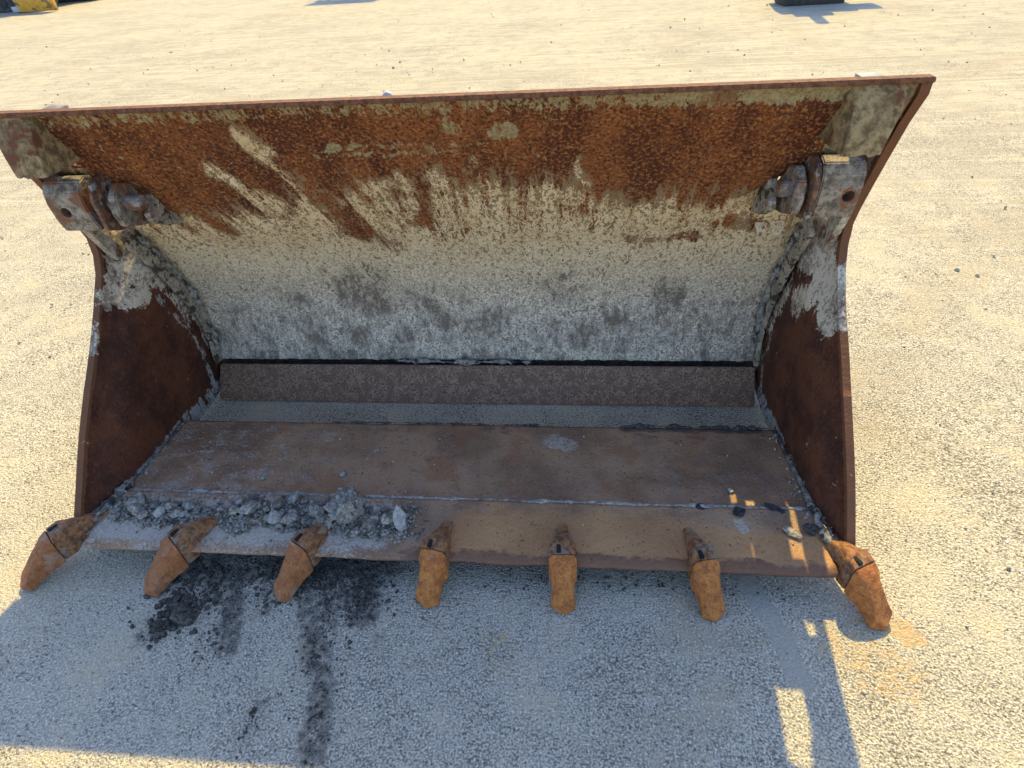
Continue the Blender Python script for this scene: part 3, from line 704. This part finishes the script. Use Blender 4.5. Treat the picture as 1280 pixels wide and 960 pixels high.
# a mound under the gravel so it is a heap rather than floating grains
mx = np.linspace(-1.22, -.03, 180); my = np.linspace(1.10, 1.30, 40); MXg, MYg = np.meshgrid(mx, my)
mz = np.array([[floor_z(y) - .004 + pile_h(x, y) * .85 + .004 * mnoise.noise(Vector((x * 40, y * 40, 0))) * (1 if pile_h(x, y) > .003 else 0) for x in mx] for y in my])
I = np.arange(mz.size).reshape(mz.shape); mm = mesh_np('grit_bed', np.stack([MXg.ravel(), MYg.ravel(), mz.ravel()], 1), np.stack([I[:-1, :-1].ravel(), I[:-1, 1:].ravel(), I[1:, 1:].ravel(), I[1:, :-1].ravel()], 1))
tag(link('grit_bed', mm, MROCK), 'fine grey grit bed under the gravel on the bucket lip', 'grit', kind='stuff')
def on_pile(x, y, r): return floor_z(y) + pile_h(x, y) * .8 + r * .45
spec = [(-.318, 1.195, .056, bigrock, 'largest grey concrete lump on the rubble heap right of the third tooth'),
        (-.665, 1.205, .032, rocks[0], 'rounded grey lump between second and third teeth, leftmost there'), (-1.085, 1.24, .026, rocks[1], 'grey lump lying at the left end of the rubble, nearest the side plate'),
        (-.945, 1.205, .024, rocks[2], 'upright grey chunk midway between first and second teeth'), (-.88, 1.215, .027, rocks[3], 'broad grey chunk just left of the second tooth root'),
        (-.345, 1.285, .030, rocks[4], 'flat grey slab at the back edge of the rubble heap'), (-.69, 1.365, .012, rocksP[1], 'single grey pebble alone on the left of the bucket floor'), (-.405, 1.392, .011, rocksP[2], 'single whitish pebble alone near the middle of the bucket floor')]
for i, (x, y, r, me_, lab) in enumerate(spec): rock('rubble_chunk', me_, x, y, on_pile(x, y, r), r, lab)
rock('concrete_shard', rocksP[0], -.135, 1.168, .150, .030, 'pale flat shard leaning at the right end of the rubble heap', rot=(.9, .15, .5), sc=(.75, 1.3, .35))
for i in range(58):
    while True:
        x = random.uniform(-1.15, -.09); y = random.uniform(1.15, 1.255)
        if pile_h(x, y) > .008 and all((x - a[0]) ** 2 + (y - a[1]) ** 2 > (a[2] * .9) ** 2 for a in spec): break
    r = .009 + .018 * random.random() ** 1.6
    rock('rubble_chunk', rocks[i % 8] if random.random() > .15 else rocksP[i % 3], x, y, on_pile(x, y, r) + .004, r, 'small grey concrete chunk in the rubble heap on the bucket lip', 'chunks in the rubble heap')
# scattered grit over floor
pts = []
for i in range(420):
    x = random.uniform(-1.12, 1.12); y = random.uniform(1.08, 1.66)
    if x > .0 and random.random() > .25: continue
    r = .0012 + .003 * random.random() ** 3; pts.append((x, y, floor_z(y) + r * .6, r))
for i in range(70):
    s = random.choice((-1, 1)); y = random.uniform(1.14, 1.66); r = .002 + .005 * random.random() ** 2; pts.append((s * (1.165 - abs(random.gauss(0, .012))), y, floor_z(y) + r * .6, r))
stuff_rocks('floor_grit', pts, 'scattered pale grit lying on the bucket floor', 'grit', MPEB)
# black scraps on right of floor
def scrap(x, y, l, w, rot, lab, mat=MSCRAP, seed=0):
    b = bmesh.new(); n = 11
    ring = [b.verts.new((l * math.cos(a) * (1 + .25 * mnoise.noise(Vector((i, seed, 0)) * 1.3)), w * math.sin(a) * (1 + .45 * mnoise.noise(Vector((i, seed, 4)) * 1.7)), .004 * mnoise.noise(Vector((i * .7, seed, 9))) + .004 * (math.cos(a) ** 2))) for i, a in enumerate([k / n * 2 * math.pi for k in range(n)])]
    f = b.faces.new(ring); r = bmesh.ops.extrude_face_region(b, geom=[f])
    for v in r['geom']:
        if isinstance(v, bmesh.types.BMVert): v.co.z += .005
    o = from_bm('scrap', b, mat, None, 30); o.location = (x, y, floor_z(y) + .004); o.rotation_euler = (.12, .1, rot); tag(o, lab, 'scrap')
scrap(.945, 1.262, .022, .017, .3, 'black crumpled scrap below the sunlit spot on the bucket floor', seed=1)
scrap(1.06, 1.285, .034, .014, -.5, 'black flat scrap on the weld line near the right side plate', seed=2)
scrap(1.09, 1.19, .030, .014, -.6, 'grey-black shard lying beside the rightmost tooth', MROCK, seed=3)
scrap(1.145, 1.205, .022, .020, .4, 'dark lump near the lower right corner of the bucket floor', MSOIL, seed=4)
scrap(.835, 1.283, .020, .012, .1, 'small dark scrap on the weld line above the sixth tooth', seed=5)
scrap(.94, 1.36, .010, .006, -.6, 'tiny white chip on the right of the bucket floor', MROCK2, seed=6)

# clods and soil on the ground below the lip
pts = []
for (cx_, cy_, sx, sy, n, rm) in [(-.79, .98, .05, .07, 420, .008), (-.82, .88, .035, .035, 200, .010), (-.42, 1.03, .12, .05, 900, .006), (-.24, 1.0, .03, .06, 350, .005), (-.33, .82, .03, .10, 150, .004), (-.26, .62, .02, .08, 70, .004), (-.66, .95, .02, .12, 220, .004), (-.44, .60, .01, .04, 30, .005), (.45, 1.07, .3, .02, 150, .004)]:
    for i in range(n):
        r = .0015 + rm * random.random() ** 2.5; pts.append((random.gauss(cx_, sx), min(1.2, random.gauss(cy_, sy)), r * .4, r))
stuff_rocks('spilled_soil', pts, 'dark crumbly soil spilled on the ground below the left teeth', 'soil', MSOIL)
for i, (x, y, r, lab) in enumerate([(-.775, .885, .034, 'big dark clod on the ground below the second tooth tip'), (-.835, .925, .024, 'dark clod under the second tooth tip, nearest the tooth'), (-.845, .845, .022, 'lowest dark clod of the clump below the second tooth'), (-.80, .93, .022, 'dark clod behind the biggest clod below the second tooth'), (-.735, 1.02, .022, 'dark clod right of the second tooth, close under the lip')]):
    rock('soil_clod', rocksD[i % 4], x, y, r * .4, r, lab, cat='clod')
# loose grit on the yard
pts = []
for i in range(16000):
    x = random.uniform(-2.6, 2.6); y = .25 + 3.4 * random.random() ** 1.4
    r = .0011 + .0022 * random.random() ** 3
    if random.random() < .02: r *= 2.2
    pts.append((x, y, r * .35, r))
for i in range(700):
    y = random.uniform(2.5, 14); x = random.uniform(-1, 1) * (1.5 + y * .9); r = .005 + .011 * random.random() ** 3; pts.append((x, y, r * .3 + .004, r))
stuff_rocks('yard_grit', pts, 'loose grit scattered over the pale yard surface', 'grit', MPEB, 1)

# ================================================================ BACKGROUND MACHINES
def bpart(name, b, mat, parent, smooth=40):
    o = from_bm(name, b, mat, None, smooth); o.parent = parent; o.matrix_parent_inverse = Matrix.Translation(-parent.location); return o
# attachment standing at the upper right
at = empty('machine_attachment', (4.7, 13.2, 0)); tag(at, 'dark steel machine attachment standing at the top right with its shadow', 'attachment')
bpart('base_plate', box_bm(4.17, 5.22, 12.95, 13.6, .004, .14, .02), MBACK, at)
bpart('body', prism_x([(13.0, .14), (12.94, .9), (13.1, 1.25), (13.5, 1.25), (13.6, .14)], 4.05, 5.3, .02), MGREY, at)
bpart('wing_plate', prism_x([(13.1, .8), (13.1, 1.1), (13.5, 1.1), (13.5, .8)], 5.3, 5.72, .01), MGREY, at)
bpart('post', cyl_bm((4.55, 13.2, 1.2), (4.55, 13.2, 2.55), .10, 16, .01), MGREY, at)
bpart('post_foot', prism_x([(13.0, 1.24), (13.15, 1.7), (13.25, 1.7), (13.4, 1.24)], 4.25, 4.85, .01), MGREY, at)
# second attachment: just past the top edge, only its shadow is in view
a2 = empty('pallet_fork', (-5.3, 19.0, 0)); tag(a2, 'grey fork frame standing beyond the top edge, casting the blue shadow left of centre', 'fork frame')
for x in (-6.0, -4.6): bpart('fork_tine', prism_x([(19.0, .004), (19.0, 1.1), (19.08, 1.1), (19.1, .09), (20.2, .05), (20.2, .004)], x - .07, x + .07, .008), MBACK, a2)
bpart('crossbar', box_bm(-6.3, -4.3, 18.93, 19.01, .25, .40, .01), MGREY, a2); bpart('crossbar', box_bm(-6.3, -4.3, 18.93, 19.01, 1.0, 1.15, .01), MGREY, a2)
for x in (-6.25, -5.3, -4.35): bpart('upright', box_bm(x - .05, x + .05, 18.93, 19.01, .40, 1.0, .006), MGREY, a2)
bpart('backrest', prism_x([(18.95, 1.15), (18.95, 2.1), (18.99, 2.1), (18.99, 1.15)], -6.2, -4.4, .004), MGREY, a2)
# tracked machine top left
tm = empty('tracked_machine', (-17, 21.5, 0)); tag(tm, 'yellow tracked machine with dark tracks parked at the top left corner', 'machine')
def track(y0):
    pr = []
    for i in range(13): a_ = math.pi / 2 + math.pi * i / 12; pr.append((-18.4 + .42 * math.cos(a_), .43 + .42 * math.sin(a_)))
    for i in range(13): a_ = -math.pi / 2 + math.pi * i / 12; pr.append((-15.75 + .42 * math.cos(a_), .43 + .42 * math.sin(a_)))
    b = bmesh.new(); f = b.faces.new([b.verts.new((x, y0, z)) for x, z in pr]); r = bmesh.ops.extrude_face_region(b, geom=[f])
    for v in r['geom']:
        if isinstance(v, bmesh.types.BMVert): v.co.y += .5
    t_ = bpart('track', b, MTRACK, tm)
    for i in range(6):
        w = from_bm('roller', cyl_bm((-18.2 + i * .45, y0 - .02, .22), (-18.2 + i * .45, y0 + .05, .22), .13, 16, .01), MBACK, None, 40); w.parent = t_
track(19.9); track(22.2)
bpart('body', box_bm(-18.6, -15.6, 20.0, 22.6, 1.0, 1.9, .08), MYEL, tm); bpart('undercarriage', box_bm(-18.0, -16.2, 20.4, 22.2, .4, 1.0, .03), MBACK, tm)
cab = bpart('cab', box_bm(-17.0, -15.8, 20.05, 21.1, 1.9, 3.1, .06), MYEL, tm)
bpart('window', box_bm(-16.85, -15.95, 20.03, 20.06, 2.15, 2.95, .01), MGLASS, tm)
bl_ = prism_x([(19.35, .03), (19.25, .35), (19.35, .75), (19.45, .75), (19.42, .03)], -15.95, -14.75, .015); bpart('blade', bl_, MYEL, tm)
bpart('blade_arm', box_bm(-15.9, -15.7, 19.4, 20.4, .30, .45, .01), MYEL, tm); bpart('step', box_bm(-16.35, -16.0, 19.55, 19.85, .02, .16, .01), MGALV, tm)
